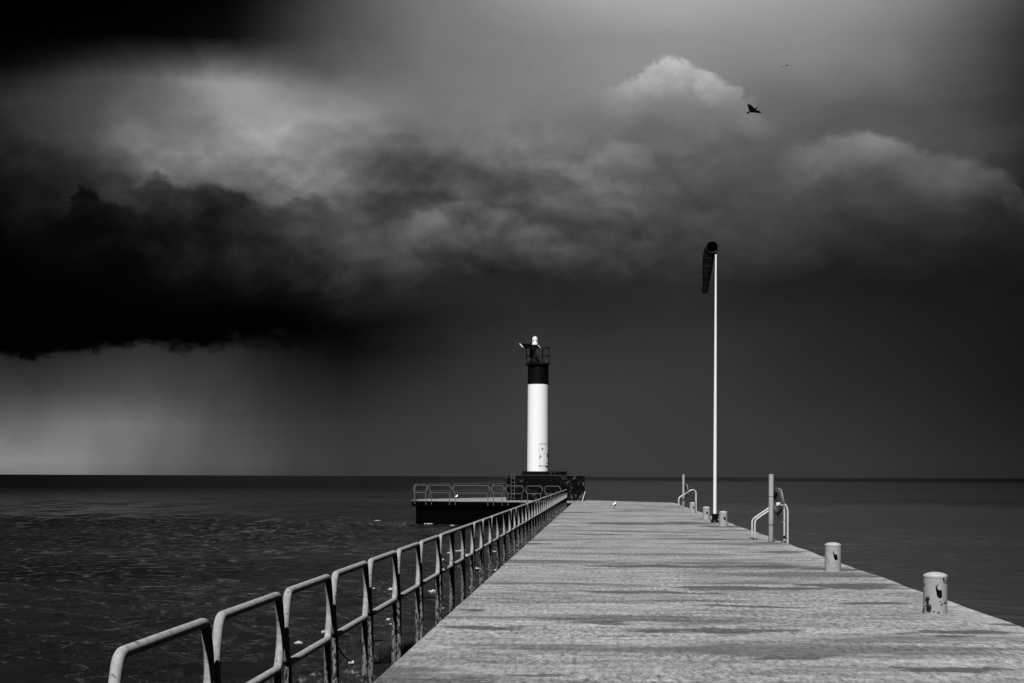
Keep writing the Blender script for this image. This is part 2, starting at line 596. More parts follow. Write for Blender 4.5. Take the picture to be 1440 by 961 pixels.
# ------------------------------------------------------------------ landing platform left of the pier head
pa, pb = on_plane(579.5, 704.0), on_plane(802, 707.0)
pc, pd = on_plane(712, 699.4), on_plane(582, 702.3)
k = (XL - .006 - pa.x) / (pb.x - pa.x)
pb = pa + (pb - pa) * k
plat_poly = [(pa.x, pa.y), (pb.x, pb.y), (XL - .006, pc.y + 5.5), (pc.x, pc.y), (pd.x, pd.y)]
plat = thing('landing_platform', 'low concrete landing platform with a black seaward wall, left of the pier head', 'platform', (pa.x, pa.y, WATER))
mb = MB().prism(plat_poly, -.035, -.005)
mb.build('top_surface', M['deck'], plat, (pa.x, pa.y, WATER), smooth=False)
d1 = (Vector((pb.x, pb.y, 0)) - Vector((pa.x, pa.y, 0))).normalized()
nrm = Vector((d1.y, -d1.x, 0))
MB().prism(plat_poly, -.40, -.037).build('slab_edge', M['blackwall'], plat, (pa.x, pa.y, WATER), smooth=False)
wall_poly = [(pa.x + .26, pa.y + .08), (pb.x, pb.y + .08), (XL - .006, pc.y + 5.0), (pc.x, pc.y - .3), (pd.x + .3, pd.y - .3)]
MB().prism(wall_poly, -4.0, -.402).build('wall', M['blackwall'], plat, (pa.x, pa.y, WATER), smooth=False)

# ------------------------------------------------------------------ railings
def loop_points(A, B, h_top, h_low, ins=.135, bul=.036, low_ins=.12):
    """closed frame between two ends: rounded corners, sides bowed outwards at mid height"""
    A, B = Vector(A), Vector(B)
    d = (B - A).normalized()
    z = Vector((0, 0, 1))
    hm = h_low + (h_top - h_low) * .47
    P = [A + d * ins + z * h_top, B - d * ins + z * h_top, B - d * bul + z * hm, B - d * low_ins + z * h_low,
         A + d * low_ins + z * h_low, A + d * bul + z * hm]
    return fillet(P, [.062, .062, .13, .05, .05, .13], 6, closed=True)


def railing(root, spans, h_top, h_low, foot, r, mat, legmat, face, long_span=99.0, ins=.135, bul=.036):
    o = Vector(root.location)
    for (A, B) in spans:
        A, B = Vector(A), Vector(B)
        d = (B - A).normalized()
        L = (B - A).length
        mb = MB()
        mb.tube(loop_points(A, B, h_top, h_low, ins, bul, ins), r, 14, closed=True)
        fr = mb.build('rail_frame', mat, root, o)
        inner = []
        if L > long_span:
            kk = max(2, round(L / (long_span * .72)))
            inner = [A + d * (L * q / kk) for q in range(1, kk)]
        for P in inner:
            hm = h_low + (h_top - h_low) * .47
            for s in (-1, 1):
                z = Vector((0, 0, 1))
                pts = fillet([P + d * s * .125 + z * (h_top - .012), P + d * s * .034 + z * hm, P + d * s * .09 + z * (h_low + .01)], .12, 6)
                MB().tube(pts, r * .95, 12).build('rail_upright', mat, fr)
                fr.children[-1].matrix_local = Matrix.Translation(-o)
        feet = [A + d * (ins + .02), B - d * (ins + .02)]
        for P in inner:
            feet += [P - d * .10, P + d * .10]
        for P in feet:
            lb = MB()
            z = Vector((0, 0, 1))
            lb.tube([P + z * (h_low - .004), P + z * .2 + face * .004, P + z * foot], [r * .98, r * 1.04, r * .98], 12)
            if abs(face.x) > .9:
                lb.box(P + z * (foot + .06) + face * .065, (.10, .07, .12))
            else:
                lb.box(P + z * (foot + .05) + face * (r + .002), (.06, .012, .07))
            g = lb.build('leg', legmat, root, o)


XRAIL = XL - .12
bnd = [545, 447, 379, 327.5, 287, 255, 229]
# panel ends in distance along the pier, from where the gaps stand in the photograph
gap_px = [152, 299.5, 398.5, 466.5, 517.5, 558, 590, 617.5, 665.0, 677.5, 690.0, 717.5]
def rail_y(px):
    # intersect the ray with the vertical plane of the railing
    d = ray(px, 700)
    return d.y * (XRAIL / d.x)
ys = [rail_y(g) for g in gap_px]
while ys[-1] < 78.5:
    ys.append(ys[-1] + (5.1 if len(ys) % 3 else 1.75))
ys = [yv for yv in ys if yv < 80.5] + [82.6]
rail = thing('pier_railing', 'grey tubular railing with bowed panels along the left edge of the pier', 'railing', (XRAIL, ys[0], 0))
railing(rail, [((XRAIL, a, 0), (XRAIL, b, 0)) for a, b in zip(ys[:-1], ys[1:])], .945, .480, -.42, .0268, M['rail'], M['leg'], Vector((1, 0, 0)), long_span=2.4)

# platform railings (two rows and a short end)
def edge_point(a, b, px):
    # where the vertical plane of an edge is seen at photo column px
    d = ray(px, 690)
    a2, e2 = Vector((a.x, a.y)), Vector((b.x - a.x, b.y - a.y))
    den = d.x * e2.y - d.y * e2.x
    t = (a2.x * e2.y - a2.y * e2.x) / den
    return Vector((d.x * t, d.y * t, 0))


na, nb = pa + nrm * .05, pb + nrm * .05
cols = [579.5, 602.8, 636.0, 690.0, 710.2, 737.8, 764.5, 790.0]
P_near = [edge_point(na, nb, c) for c in cols]
pr = thing('platform_railing', 'nearer row of thin tubular railing on the front edge of the landing platform', 'railing', tuple(P_near[0]))
railing(pr, list(zip(P_near[:-1], P_near[1:])), 1.06, .55, -.26, .026, M['platrail'], M['platrail'], -nrm, ins=.20, bul=.04)
fa, fb = Vector((pd.x + .15, pd.y - .12, 0)), Vector((pc.x, pc.y - .12, 0))
cols = [583.0, 601.0, 636.5, 692.0, 711.0]
P_far = [edge_point(fa, fb, c) for c in cols]
pr2 = thing('platform_railing', 'farther row of thin tubular railing on the back edge of the landing platform', 'railing', tuple(P_far[0]))
nf = Vector((-(fb - fa).normalized().y, (fb - fa).normalized().x, 0))
railing(pr2, list(zip(P_far[:-1], P_far[1:])), 1.10, .58, -.06, .026, M['platrail'], M['platrail'], -nf, ins=.24, bul=.04)
pr3 = thing('platform_railing', 'short end row of thin railing at the far left end of the landing platform', 'railing', (pa.x + .1, pa.y + .3, 0))
railing(pr3, [((pa.x + .12, pa.y + .25, 0), (pd.x + .12, pd.y - .35, 0))], 1.06, .55, -.06, .026, M['platrail'], M['platrail'], Vector((1, 0, 0)), ins=.2, bul=.04)

# ------------------------------------------------------------------ block under the lighthouse
DB = 101.0
b0, b1 = at_depth(712, 669, DB), at_depth(822.3, 669, DB)
bt = at_depth(767, 668.9, DB).z
bloc = Vector(((b0.x + b1.x) / 2, (b0.y + b1.y) / 2, 0))
blk = thing('foundation_block', 'large square black weathered concrete block under the lighthouse', 'foundation', bloc, YAW)
w = (b1 - b0).length
mb = MB()
mb.box((0, 3.3, bt / 2 - 1.0), (w, 6.6, bt + 2.0))
o = mb.build('concrete_body', M['block'], blk, smooth=False)
bev = o.modifiers.new('edge', 'BEVEL'); bev.width = .06; bev.segments = 2
# pale strip along the top edge
MB().box((0, .02, bt + .006), (w - .16, .10, .02)).build('pale_edge', M['platrail'], blk, smooth=False)

# ladder on the block's front, left
def local(px, d=DB):
    return (at_depth(px, 690, d) - bloc).dot(RIGHT)
lad = thing('wall_ladder', 'thin metal ladder with curved top rails fixed to the left of the black block', 'ladder', bloc + RIGHT * local(721) - FWD * .0, YAW)
for sx in (-.11, .13):
    MB().tube(fillet([(sx, -.09, 0.0), (sx, -.09, bt - .05), (sx * .3, .02, bt + .12), (sx * .2, .25, bt + .05)], .1), .022, 8).build('stile', M['platrail'], lad)
for k in range(6):
    MB().tube([(-.11, -.09, .15 + k * .28), (.13, -.09, .15 + k * .28)], .014, 8).build('rung', M['platrail'], lad)

# plank leaning at the block's right corner
c = bloc + RIGHT * (w / 2)
pl = MB()
ax = local(818.6), local(822.0)
pl.tube([(ax[0], -.45, 0.0), (ax[1] + .03, -.04, .62)], .035, 6)
o = pl.build('leaning_plank', M['plank'])
o.location = bloc
o.rotation_euler = (0, 0, YAW)
tag(o, 'pale narrow plank leaning against the right corner of the black block', 'plank')

# ------------------------------------------------------------------ lighthouse
DL = 104.0
s = DL / F
base = at_depth(756.3, 663.2, DL)
lh = thing('lighthouse', 'white cylindrical lighthouse with a black top, gallery and solar panel', 'lighthouse', (base.x, base.y, bt), YAW)
zb = base.z - bt                        # top of the slab, local
lx = lambda px: (px - 756.0) * s
lz = lambda py: (663.2 - py) * s + zb
mb = MB().box((lx(765), .35, zb / 2 + .003), ((796.5 - 733.5) * s, 2.6, zb))
o = mb.build('base_slab', M['slab'], lh, smooth=False)
prof = []
zt, z = lz(541.0), zb + .002
r0, r1 = 15.1 * s, 14.35 * s
rad = lambda zz: r0 + (r1 - r0) * (zz - zb) / (lz(514) - zb)
step = .178
while z < zt - .01:
    z2 = min(z + step, zt)
    prof += [(rad(z) - .0004, z), (rad(z) + .0002, z + .008), (rad(z2) + .0002, z2 - .008)]
    z = z2
prof += [(rad(zt), zt)]
MB().lathe(prof, 72).build('tower_shell', M['white_tower'], lh, angle=60)
prof = []
z = zt + .002
zk = lz(514.3)
while z < zk - .01:
    z2 = min(z + step, zk)
    prof += [(rad(z) + .006, z), (rad(z) + .010, z + .012), (rad(z2) + .010, z2 - .012)]
    z = z2
prof += [(rad(zk), zk)]
MB().lathe(prof, 72).build('black_band', M['black'], lh, angle=60)
gx = lx(755.2)
MB().lathe([(.915, zk + .002), (.93, zk + .02), (.93, zk + .13), (.915, zk + .15)], 8, (gx, 0, 0), R(22.5), R(22.5) + 2 * math.pi).build('gallery_floor', M['black'], lh, smooth=False)
zg, ztop = zk + .15, lz(489.6)
gr = MB()
corner = [(gx + .90 * math.cos(R(22.5 + 45 * k)), .90 * math.sin(R(22.5 + 45 * k))) for k in range(8)]
for hgt in (ztop, (zg + ztop) / 2 - .02):
    gr.tube([(x, y, hgt) for x, y in corner], .024, 8, closed=True)
gal = gr.build('gallery_rail', M['blackmetal'], lh)
for x, y in corner:
    MB().tube([(x, y, zg), (x, y, ztop)], .024, 8).build('post', M['blackmetal'], gal)
MB().lathe([(.44, zg + .002), (.42, zg + .08), (.20, lz(502)), (.13, lz(500))], 28, (lx(751.2), -.05, 0)).build('hood', M['black'], lh)
MB().box((lx(746.9), .12, lz(497.4)), (.30, .28, .62)).build('battery_box', M['black'], lh, smooth=False)
MB().tube([(lx(751), -.05, lz(500.5)), (lx(751), -.05, lz(486))], .055, 14).build('lantern_stem', M['lantern'], lh)
lc = lx(751.2)
lan = MB().lathe([(.20, lz(485.4)), (.205, lz(484.4)), (.192, lz(484)), (.192, lz(477)), (.17, lz(475.2)), (.11, lz(474.1)), (.03, lz(473.7)), (.02, lz(473.0))], 28, (lc, -.05, 0)).build('lantern', M['lantern'], lh)
for a in (-60, -125):
    mbp = MB()
    mbp.lathe([(.1945, lz(481.5)), (.1965, lz(481)), (.1965, lz(478.4)), (.1945, lz(478))], 6, (lc, -.05, 0), R(a - 14), R(a + 14))
    mbp.build('lens_window', M['lens'], lan)
# solar panel: tilted towards the sun, turned a little to the right
phi, tau = R(24), R(27)
e1 = Vector((math.cos(phi), math.sin(phi), 0))
e2 = Vector((-math.sin(phi) * math.cos(tau), math.cos(phi) * math.cos(tau), math.sin(tau)))
nn = e1.cross(e2)
rot = Matrix((e1, e2, nn)).transposed()
pc0 = Vector((lx(744.4), -.35, lz(487.4)))
W, Hh = 1.44, .66
sp = MB().box(pc0, (W - .06, Hh - .06, .03), rot).build('solar_panel', M['cells'], lh, smooth=False)
for sx in (-1, 1):
    MB().box(pc0 + e1 * sx * (W / 2 - .02), (.055, Hh, .055), rot).build('frame_bar', M['alu'], sp, smooth=False)
for sy in (-1, 1):
    MB().box(pc0 + e2 * sy * (Hh / 2 - .01), (W - .10, .022, .045), rot).build('frame_bar', M['blackmetal'], sp, smooth=False)
MB().tube([(lx(747), .12, lz(491.6)), tuple(pc0 - nn * .02)], .03, 8).build('panel_bracket', M['blackmetal'], lh)
# curved door plate on the right front
z0, z1 = lz(655.2), lz(625.2)
dm = MB()
a0, a1 = R(-90 + 4.5), R(-90 + 62)
for (ra, rb) in ((r0 - .02, r0 + .022),):
    dm.lathe([(ra, z0), (rb, z0), (rb, z1), (ra, z1)], 20, (0, 0, 0), a0, a1)
door = dm.build('door', M['door'], lh, angle=30)
fm = MB()
for zz in (z1 + .012,):
    fm.lathe([(r0, zz), (r0 + .03, zz), (r0 + .03, zz + .028), (r0, zz + .028)], 20, (0, 0, 0), a0, a1)
nd = 13
for k in range(nd):                                  # a row of dark bolts down the hinge side
    zz = z0 + (z1 - z0) * (k + .5) / nd
    fm.box(((r0 + .024) * math.cos(a0 + .035), (r0 + .024) * math.sin(a0 + .035), zz), (.022, .03, .05))
fm.lathe([(r0, z0 - .03), (r0 + .028, z0 - .03), (r0 + .028, z0), (r0, z0)], 6, (0, 0, 0), a0, a0 + .22)
fm.lathe([(r0, z0 - .03), (r0 + .028, z0 - .03), (r0 + .028, z0), (r0, z0)], 6, (0, 0, 0), a1 - .35, a1 - .05)
fm.build('door_trim', M['leg'], door, angle=30)
hm = MB().box(((r0 + .045) * math.cos(R(-36)), (r0 + .045) * math.sin(R(-36)), lz(639.5)), (.07, .07, .16))
hm.build('handle', M['band'], door, smooth=False)

# ------------------------------------------------------------------ windsock
wb = on_plane(1005.2, 735.0)
D = (wb - Vector((0, 0, EYE))).dot(FWD)
ztop = EYE + ((at_depth(1005, 358, D).z) - EYE)
ws = thing('windsock', 'dark windsock hanging limp from the top of a tall white pole', 'windsock', wb, YAW)
MB().tube([(0, 0, .28), (0, 0, 2.5), (0, 0, 6), (0, 0, ztop)], [.066, .062, .050, .034], 20).build('pole', M['pole'], ws)
bm_ = MB()
bm_.box((0, 0, .19), (.20, .18, .28))
for sx in (-1, 1):
    bm_.box((sx * .085, -.10, .19), (.03, .03, .26))
bm_.box((0, -.0, .02), (.26, .26, .03))
bkt = bm_.build('base_bracket', M['black'], ws, smooth=False)
for sx in (-1, 1):
    for sy in (-1, 1):
        MB().tube([(sx * .11, sy * .15, .0), (sx * .11, sy * .15, .075)], .034, 10).build('anchor_bolt', M['blackmetal'], bkt)
px2 = D / F
hc = Vector(((999.5 - 1005) * px2, -.02, ztop + (358 - 347.6) * px2))
hr = 8.2 * px2
ring = [hc + Vector((math.cos(a) * hr, 0, math.sin(a) * hr)) for a in np.linspace(0, 2 * math.pi, 32, endpoint=False)]
MB().tube(ring, .014, 10, closed=True).build('hoop', M['sockring'], ws)
MB().tube([(0, 0, ztop - .01), (.02, -.01, ztop + .12), tuple(hc + Vector((hr * .93, 0, -hr * .3)))], .022, 8).build('swivel_arm', M['blackmetal'], ws)
path = fillet([hc + Vector((0, .02, 0)), hc + Vector((-.015, .22, -.02)), hc + Vector((-.10, .30, -.35)), hc + Vector((-.215, .32, -1.69))], [0, .2, .3, 0], 8)
dense = []
for a, b in zip(path[:-1], path[1:]):
    kq = max(1, int((b - a).length / .03))
    dense += [a.lerp(b, q / kq) for q in range(kq)]
dense.append(path[-1])
tot = [0]
for a, b in zip(dense[:-1], dense[1:]):
    tot.append(tot[-1] + (b - a).length)
radii = []
for t in tot:
    u = t / tot[-1]
    r_ = np.interp(u, [0, .2, .45, .8, 1], [hr, hr * 1.02, hr * .90, hr * .60, hr * .50])
    r_ += .006 * math.sin(t * 30) + .004 * math.sin(t * 71 + 1)
    radii.append(r_)
sk = MB().tube(dense, radii, 28, caps=False).build('sock', M['sock'], ws, angle=180)
# inner cloth so that the mouth reads as a dark hollow
for pos in (.30, .48):
    i_ = min(range(len(tot)), key=lambda q: abs(tot[q] / tot[-1] - pos))
    cc, tt = dense[i_], (dense[i_ + 1] - dense[i_ - 1]).normalized()
    u1 = tt.orthogonal().normalized(); u2 = tt.cross(u1)
    MB().tube([cc + (u1 * math.cos(a) + u2 * math.sin(a)) * (radii[i_] + .004) for a in np.linspace(0, 2 * math.pi, 28, endpoint=False)], .010, 6, closed=True).build('seam_band', M['sockring'], sk)

# ------------------------------------------------------------------ bollards
bol = [((1319.5, 865.0), 805, 32, 'nearest bollard on the right edge of the pier, pale paint chipped black near its foot'),
       ((1173.5, 804.2), 763, 21.5, 'second nearest pale bollard on the right edge, before the life ring post'),
       ((1017.8, 740.2), 718, 12, 'pale bollard just right of the foot of the windsock pole'),
       ((994.0, 731.0), 713, 10, 'pale bollard just left of the foot of the windsock pole'),
       ((974.6, 722.2), 705, 8.2, 'farthest pale bollard, in front of the small far handrail')]
proto = thing('bollard', bol[0][3], 'bollard', (0, 0, 0), 0, 'mooring bollards along the right edge of the pier')
rb = .147
prof = [(rb + .003, 0), (rb + .001, .02), (rb, .04), (rb, .456)]
MB().lathe(prof, 40).build('body', M['bollard'], proto)
MB().lathe([(rb + .001, .458), (rb + .002, .460), (rb + .002, .478), (rb - .010, .496), (rb - .045, .512), (.05, .524), (.01, .526)], 40).build('cap', M['cap'], proto)
pd_ = Vector((-.035, -.999, .0)).normalized()
pg = MB().tube([tuple(pd_ * .10 + UP * .345), tuple(pd_ * (rb + .07) + UP * .345)], [.034, .034], 18).build('peg', M['peg_side'], proto)  # sides much darker than the pale end face
MB().tube([tuple(pd_ * (rb + .0705) + UP * .345), tuple(pd_ * (rb + .077) + UP * .345)], [.034, .030], 18).build('peg_face', M['cap'], pg)
for i, ((bx, by), ty, wd, lab) in enumerate(bol):
    p = on_plane(bx, by)
    p = p + FWD * rb * .9
    o = proto if i == 0 else copy_tree(proto)
    o.location = (p.x, p.y, 0)
    o.rotation_euler = (0, 0, YAW + [0, .05, .1, .0, .12][i])
    o['label'] = lab
    if i == 0:
        near_bollard = o

for ch in near_bollard.children:
    if ch.name.startswith('body'):
        ch.data = ch.data.copy()
        ch.data.materials[0] = M['bollard_chipped']

# ------------------------------------------------------------------ life ring posts, rings and handrails
def ring_post(px, py, pt, label):
    p = on_plane(px, py)
    D = (p - Vector((0, 0, EYE))).dot(FWD)
    h = (py - pt) * D / F
    t = thing('ring_post', label, 'post', p, YAW, 'life ring posts')
    MB().lathe([(.062, 0), (.066, .01), (.0665, h * .5), (.065, h - .006), (.05, h)], 28).build('post', M['postp'], t)
    MB().lathe([(.085, .0), (.085, .012)], 20).build('foot_plate', M['leg'], t, smooth=False)
    for zz in (h * .665, h * .255, h * .235):
        MB().lathe([(.0668, zz), (.069, zz + .003), (.069, zz + .012), (.0668, zz + .015)], 24).build('strap', M['band'], t)
    return p, D, t


def life_ring(p, D, cx, cy, label, yaw, big=.262):
    c = at_depth(cx, cy, D)
    t = thing('life_ring', label, 'life ring', c, YAW + yaw, 'life rings hung on posts')
    t.rotation_euler = (R(-7), 0, YAW + yaw)
    tr = .058
    n = 44
    pts = [(0, big * math.cos(a), big * 1.06 * math.sin(a)) for a in np.linspace(0, 2 * math.pi, n, endpoint=False)]
    MB().tube(pts, tr, 18, closed=True).build('ring', M['ring'], t)
    for a in (R(20), R(110), R(200), R(290)):
        seg = [(0, big * math.cos(a + q), big * 1.06 * math.sin(a + q)) for q in np.linspace(-.06, .06, 5)]
        MB().tube(seg, tr + .004, 18).build('grip_band', M['rope'] if abs(a - R(200)) < .1 else M['ring'], t)
    # grab line sagging round the outside
    pts = []
    for a in np.linspace(0, 2 * math.pi, 64, endpoint=False):
        rr = (big + tr + .012) + .03 * abs(math.sin(2 * (a - R(20))))
        pts.append((.02 * math.sin(4 * a) + .0, rr * math.cos(a), rr * 1.05 * math.sin(a)))
    MB().tube(pts, .008, 6, closed=True).build('grab_line', M['rope'], t)
    return t


p1, D1, _ = ring_post(1084.2, 762.0, 667.2, 'thick grey post with a life ring, beside the nearer handrail')
r1_ = life_ring(p1, D1, 1094.3, 706.3, 'weathered dark life ring hung on the nearer post', R(14))
# loose line below the ring
lm = MB().tube(fillet([(-.02, .0, -.30), (.03, .02, -.50), (.10, .0, -.56), (.16, -.02, -.46)], .1), .006, 6)
o = lm.build('loose_line', M['rope'], r1_)
hook = MB().tube([(.03, 0, 1.40), (.16, 0, 1.40), (.18, 0, 1.43)], .012, 8)
hook.build('hook', M['band'], _)
p2, D2, _ = ring_post(961.0, 713.2, 667.5, 'farther grey post with a life ring, near the end of the pier')
life_ring(p2, D2, 965.0, 690.3, 'small dark life ring hung on the farther post', R(12))
MB().tube([(.03, 0, 1.38), (.14, 0, 1.38), (.16, 0, 1.41)], .012, 8).build('hook', M['band'], _)


def boarding_rails(px, py, label, gap, xout):
    p = on_plane(px, py)
    y0 = p.y
    t = thing('boarding_handrail', label, 'handrail', (p.x, y0, 0), 0, 'boarding handrails on the right edge')
    out = xout - p.x
    for k, dy in enumerate((0.0, gap)):
        pts = fillet([(0, dy, 0), (0, dy, .52), (out * .80, dy, 1.02), (out, dy, .90), (out, dy, -1.1)], [0, .10, .24, .20, 0], 8)
        hr_ = MB().tube(pts, .027, 14).build('handrail', M['handrail'], t)
        MB().lathe([(.085, .0), (.085, .012), (.04, .03)], 18, (0, dy, 0)).build('foot_flange', M['band'], hr_)
    for k in range(5):
        MB().tube([(out, 0, -.05 - k * .28), (out, gap, -.05 - k * .28)], .016, 8).build('rung', M['handrail'], t)
    return t


boarding_rails(1061.5, 758.8, 'nearer pair of curved pale boarding handrails on the right edge, behind the nearer ring post', .72, 5.09)
boarding_rails(954.8, 713.3, 'farther small curved pale boarding handrails near the end of the pier', .55, 5.36)

# ------------------------------------------------------------------ birds
def standing_gull(loc, rz, size, label):
    t = thing('gull', label, 'bird', loc, rz)
    k = size
    body = MB().tube([(-.20 * k, 0, .13 * k), (-.14 * k, 0, .155 * k), (-.05 * k, 0, .185 * k), (.06 * k, 0, .205 * k), (.13 * k, 0, .245 * k), (.155 * k, 0, .30 * k), (.165 * k, 0, .335 * k), (.17 * k, 0, .36 * k)],
                     [.012 * k, .04 * k, .075 * k, .082 * k, .06 * k, .042 * k, .043 * k, .012 * k], 16)
    b = body.build('body', M['gull_white'], t, angle=180)
    for sy in (-1, 1):
        w = MB().tube([(.10 * k, sy * .06 * k, .24 * k), (-.02 * k, sy * .078 * k, .215 * k), (-.16 * k, sy * .05 * k, .165 * k), (-.27 * k, sy * .015 * k, .135 * k)],
                      [.015 * k, .035 * k, .028 * k, .006 * k], 10)
        w.build('wing', M['gull_white'] if size < .9 else M['gull_grey'], t, angle=180)
        MB().tube([(.01 * k, sy * .03 * k, 0), (.01 * k, sy * .03 * k, .13 * k)], .008 * k, 6).build('leg', M['beak'], t)
        MB().box((.03 * k, sy * .03 * k, .004 * k + .001), (.06 * k, .04 * k, .008 * k)).build('foot', M['beak'], t, smooth=False)
    MB().tube([(.20 * k, 0, .335 * k), (.26 * k, 0, .325 * k)], [.014 * k, .003 * k], 8).build('beak', M['beak'], t)
    return t


g = on_plane(864, 714.2)
standing_gull((g.x, g.y, 0), YAW + R(62), .92, 'small white gull standing on the deck near the end of the pier')
g = on_plane(642.3, 701.3)
standing_gull((g.x, g.y, -.005), YAW + R(75), .86, 'tiny white gull standing on the far edge of the landing platform')


def flying_bird(loc, right, fore, size, label, mat, wing_mats, tips, root, body_r=.055, lift=.02):
    """bird in the air: right/fore are its axes; tips = wing tips (right, fore, up); root = (leading, trailing) along the body"""
    t = thing('flying_bird', label, 'bird', loc)
    rgt, fo = Vector(right).normalized(), Vector(fore).normalized()
    fo = (fo - rgt * fo.dot(rgt)).normalized()
    upv = rgt.cross(fo).normalized()
    G = lambda a, b, c: rgt * a * size + fo * b * size + upv * c * size
    k = body_r / .075 * size
    MB().tube([G(0, -.26, 0), G(0, -.18, 0), G(0, -.06, 0), G(0, .10, .0), G(0, .19, .01), G(0, .25, .015), G(0, .30, .01)],
              [.025 * k, .05 * k, .075 * k, .07 * k, .045 * k, .042 * k, .008 * k], 12).build('body', mat, t, angle=180)
    tb = MB()
    tv = [G(-.03, -.20, .012), G(.03, -.20, .012), G(.055, -.33, .01), G(-.055, -.33, .01)]
    tb.add(tv + [v - upv * .015 * size for v in tv], [(0, 1, 2, 3), (7, 6, 5, 4), (0, 4, 5, 1), (1, 5, 6, 2), (2, 6, 7, 3), (3, 7, 4, 0)])
    tb.build('tail', mat, t, smooth=False)
    MB().tube([G(0, .29, .01), G(0, .34, .0)], [.013 * size, .003 * size], 8).build('beak', mat, t)
    for tip, wm, sg in zip(tips, wing_mats, (-1, 1)):
        w_ = MB()
        vs, fs = [], []
        N = 10
        for i in range(N):
            u = i / (N - 1)
            a = sg * .02 * (1 - u) + tip[0] * u
            lead = root[0] * (1 - u) + tip[1] * u + .05 * math.sin(math.pi * u) * (1 if u < .7 else .6)
            trail = root[1] * (1 - u) + tip[1] * u - .03 * (1 - u) * u - .012
            c_ = tip[2] * u ** 1.2 + lift * math.sin(math.pi * u)
            th = .028 * (1 - .8 * u)
            vs += [G(a, lead, c_), G(a, lead * .6 + trail * .4, c_ + th), G(a, trail, c_), G(a, lead * .6 + trail * .4, c_ - th * .4)]
        for i in range(N - 1):
            for q in range(4):
                q2 = (q + 1) % 4
                fs.append((i * 4 + q, i * 4 + q2, i * 4 + 4 + q2, i * 4 + 4 + q))
        e = (N - 1) * 4
        fs += [(3, 2, 1, 0), (e, e + 1, e + 2, e + 3)]
        w_.add(vs, fs)
        w_.build('wing', wm, t, angle=60)
    return t


def cam_dir(a, b, c):      # right, up, away
    return RIGHT * a + UP * b + FWD * c


loc = at_depth(1058.6, 155.2, 75)
flying_bird(loc, cam_dir(.47, -.87, .15), cam_dir(.86, .46, -.22), 1.0,
            'black bird gliding low with wings spread, nearer of two', M['bird_dark'], (M['bird_dark'], M['bird_dark']), ((-.44, -.10, .0), (.36, .34, .0)), (.12, -.17))
loc = at_depth(1102.8, 92.8, 130)
flying_bird(loc, cam_dir(.92, .30, .2), cam_dir(-.25, -.60, -.75), 1.0,
            'tiny distant gull flying high with dark wings, farther of two flying birds', M['gull_grey'], (M['ring'], M['bird_dark']), ((-.40, -.05, .0), (.52, -.08, .03)), (.09, -.07), .05)

# ------------------------------------------------------------------ rocks, foam and lines beside the pier
def rock(px, py, top, size, seed, label, flat=None):
    p = on_plane(px, py, top)
    mb = MB().blob((0, 0, 0), size, 4, .16, 1.7, seed, flat)
    z0 = top - size[2] * (flat if flat is not None else 1.0)
    o = mb.build('shore_rock', M['rock'], angle=180)
    o.location = (p.x, p.y, z0)
    o.rotation_euler = (0, 0, seed * .7)
    tag(o, label, 'rock', 'rocks in the water beside the pier')
    return o, p


rock(398, 958, -1.42, (.55, .7, .5), 3, 'leftmost pale lumpy rock at the bottom edge, under the lower rail')
rock(436, 953, -1.40, (.34, .4, .5), 5, 'dark knobbly rock at the bottom edge, right of the leftmost rock')
rock(494, 946, -1.42, (.42, .5, .5), 8, 'rounded wet rock behind the railing legs, bottom left')
rock(511, 955, -1.50, (.34, .4, .4), 12, 'low pale rock against the foot of the pier')
rock(541, 897, -1.18, (.62, .55, .8), 14, 'flat topped dark rock beside the pier behind the second pair of legs', flat=.45)
rock(592, 808, -1.46, (.62, .5, .5), 21, 'small black rock awash further out, left of the railing')
rock(538, 823, -1.50, (.55, .5, .42), 25, 'black rock awash with a patch of white foam in front of it')
rock(640, 790, -1.45, (.6, .9, .5), 30, 'dark rock seen between the railing legs halfway along the pier')
rock(533, 735, -1.45, (1.6, 1.0, .5), 33, 'dark low rock left of the landing platform wall')
rock(572, 735, -1.42, (1.3, 1.0, .5), 37, 'dark low rock touching the left corner of the landing platform')

fm = MB()
foam = [(535, 827, 14, 1.9), (551, 829, 8, 1.0), (497, 932, 7, 2.6), (489, 928, 4, 1.6), (524, 825, 10, .7), (609, 832, 7, 1.0), (549, 880, 4, 4.0), (546, 872, 3, 3.0),
        (602, 737, 7, 1.3), (636, 739.5, 3.5, 1.5), (648, 775, 8, 1.0), (692, 776, 7, 1.8), (657, 781, 6, .9), (633, 778, 5, .8), (700, 802, 6, 1.2), (620, 856, 5, 1.0),
        (712, 737, 5, 1.4), (726, 768, 3, 2.4), (663, 827, 4, 1.4), (670, 800, 6, .8), (530, 732.5, 5, .6), (456, 890, 5, .9), (420, 905, 6, 1.0), (640, 745, 4, .8),
        (600, 736.0, 3, .4)]
for i, (fx, fy, hw, hh) in enumerate(foam):
    p = on_plane(fx, fy, WATER + .05)
    D = (p - Vector((0, 0, EYE))).dot(FWD)
    if p.z > 0 or D > 180:
        continue
    rx = hw / F * D
    ry = min(hh * D * D / (3.35 * F), rx * 2.2)
    for q in range(26):
        an, ro = random.uniform(0, 6.28), random.random() ** .7
        ox, oy = math.cos(an) * ro * rx, math.sin(an) * ro * ry
        kx = random.uniform(.06, .30) * (1.15 - ro * .7)
        fm.blob((p.x + ox, p.y + oy, WATER + .055), (rx * kx * 1.3, min(ry, rx) * kx, .018 + .02 * (1 - ro)), 1, .35, 2.5, 100 + i * 31 + q)
fo = fm.build('sea_foam', M['foam'], angle=180)
tag(fo, 'scattered white foam on the water beside the pier and platform', 'foam', kind='stuff')

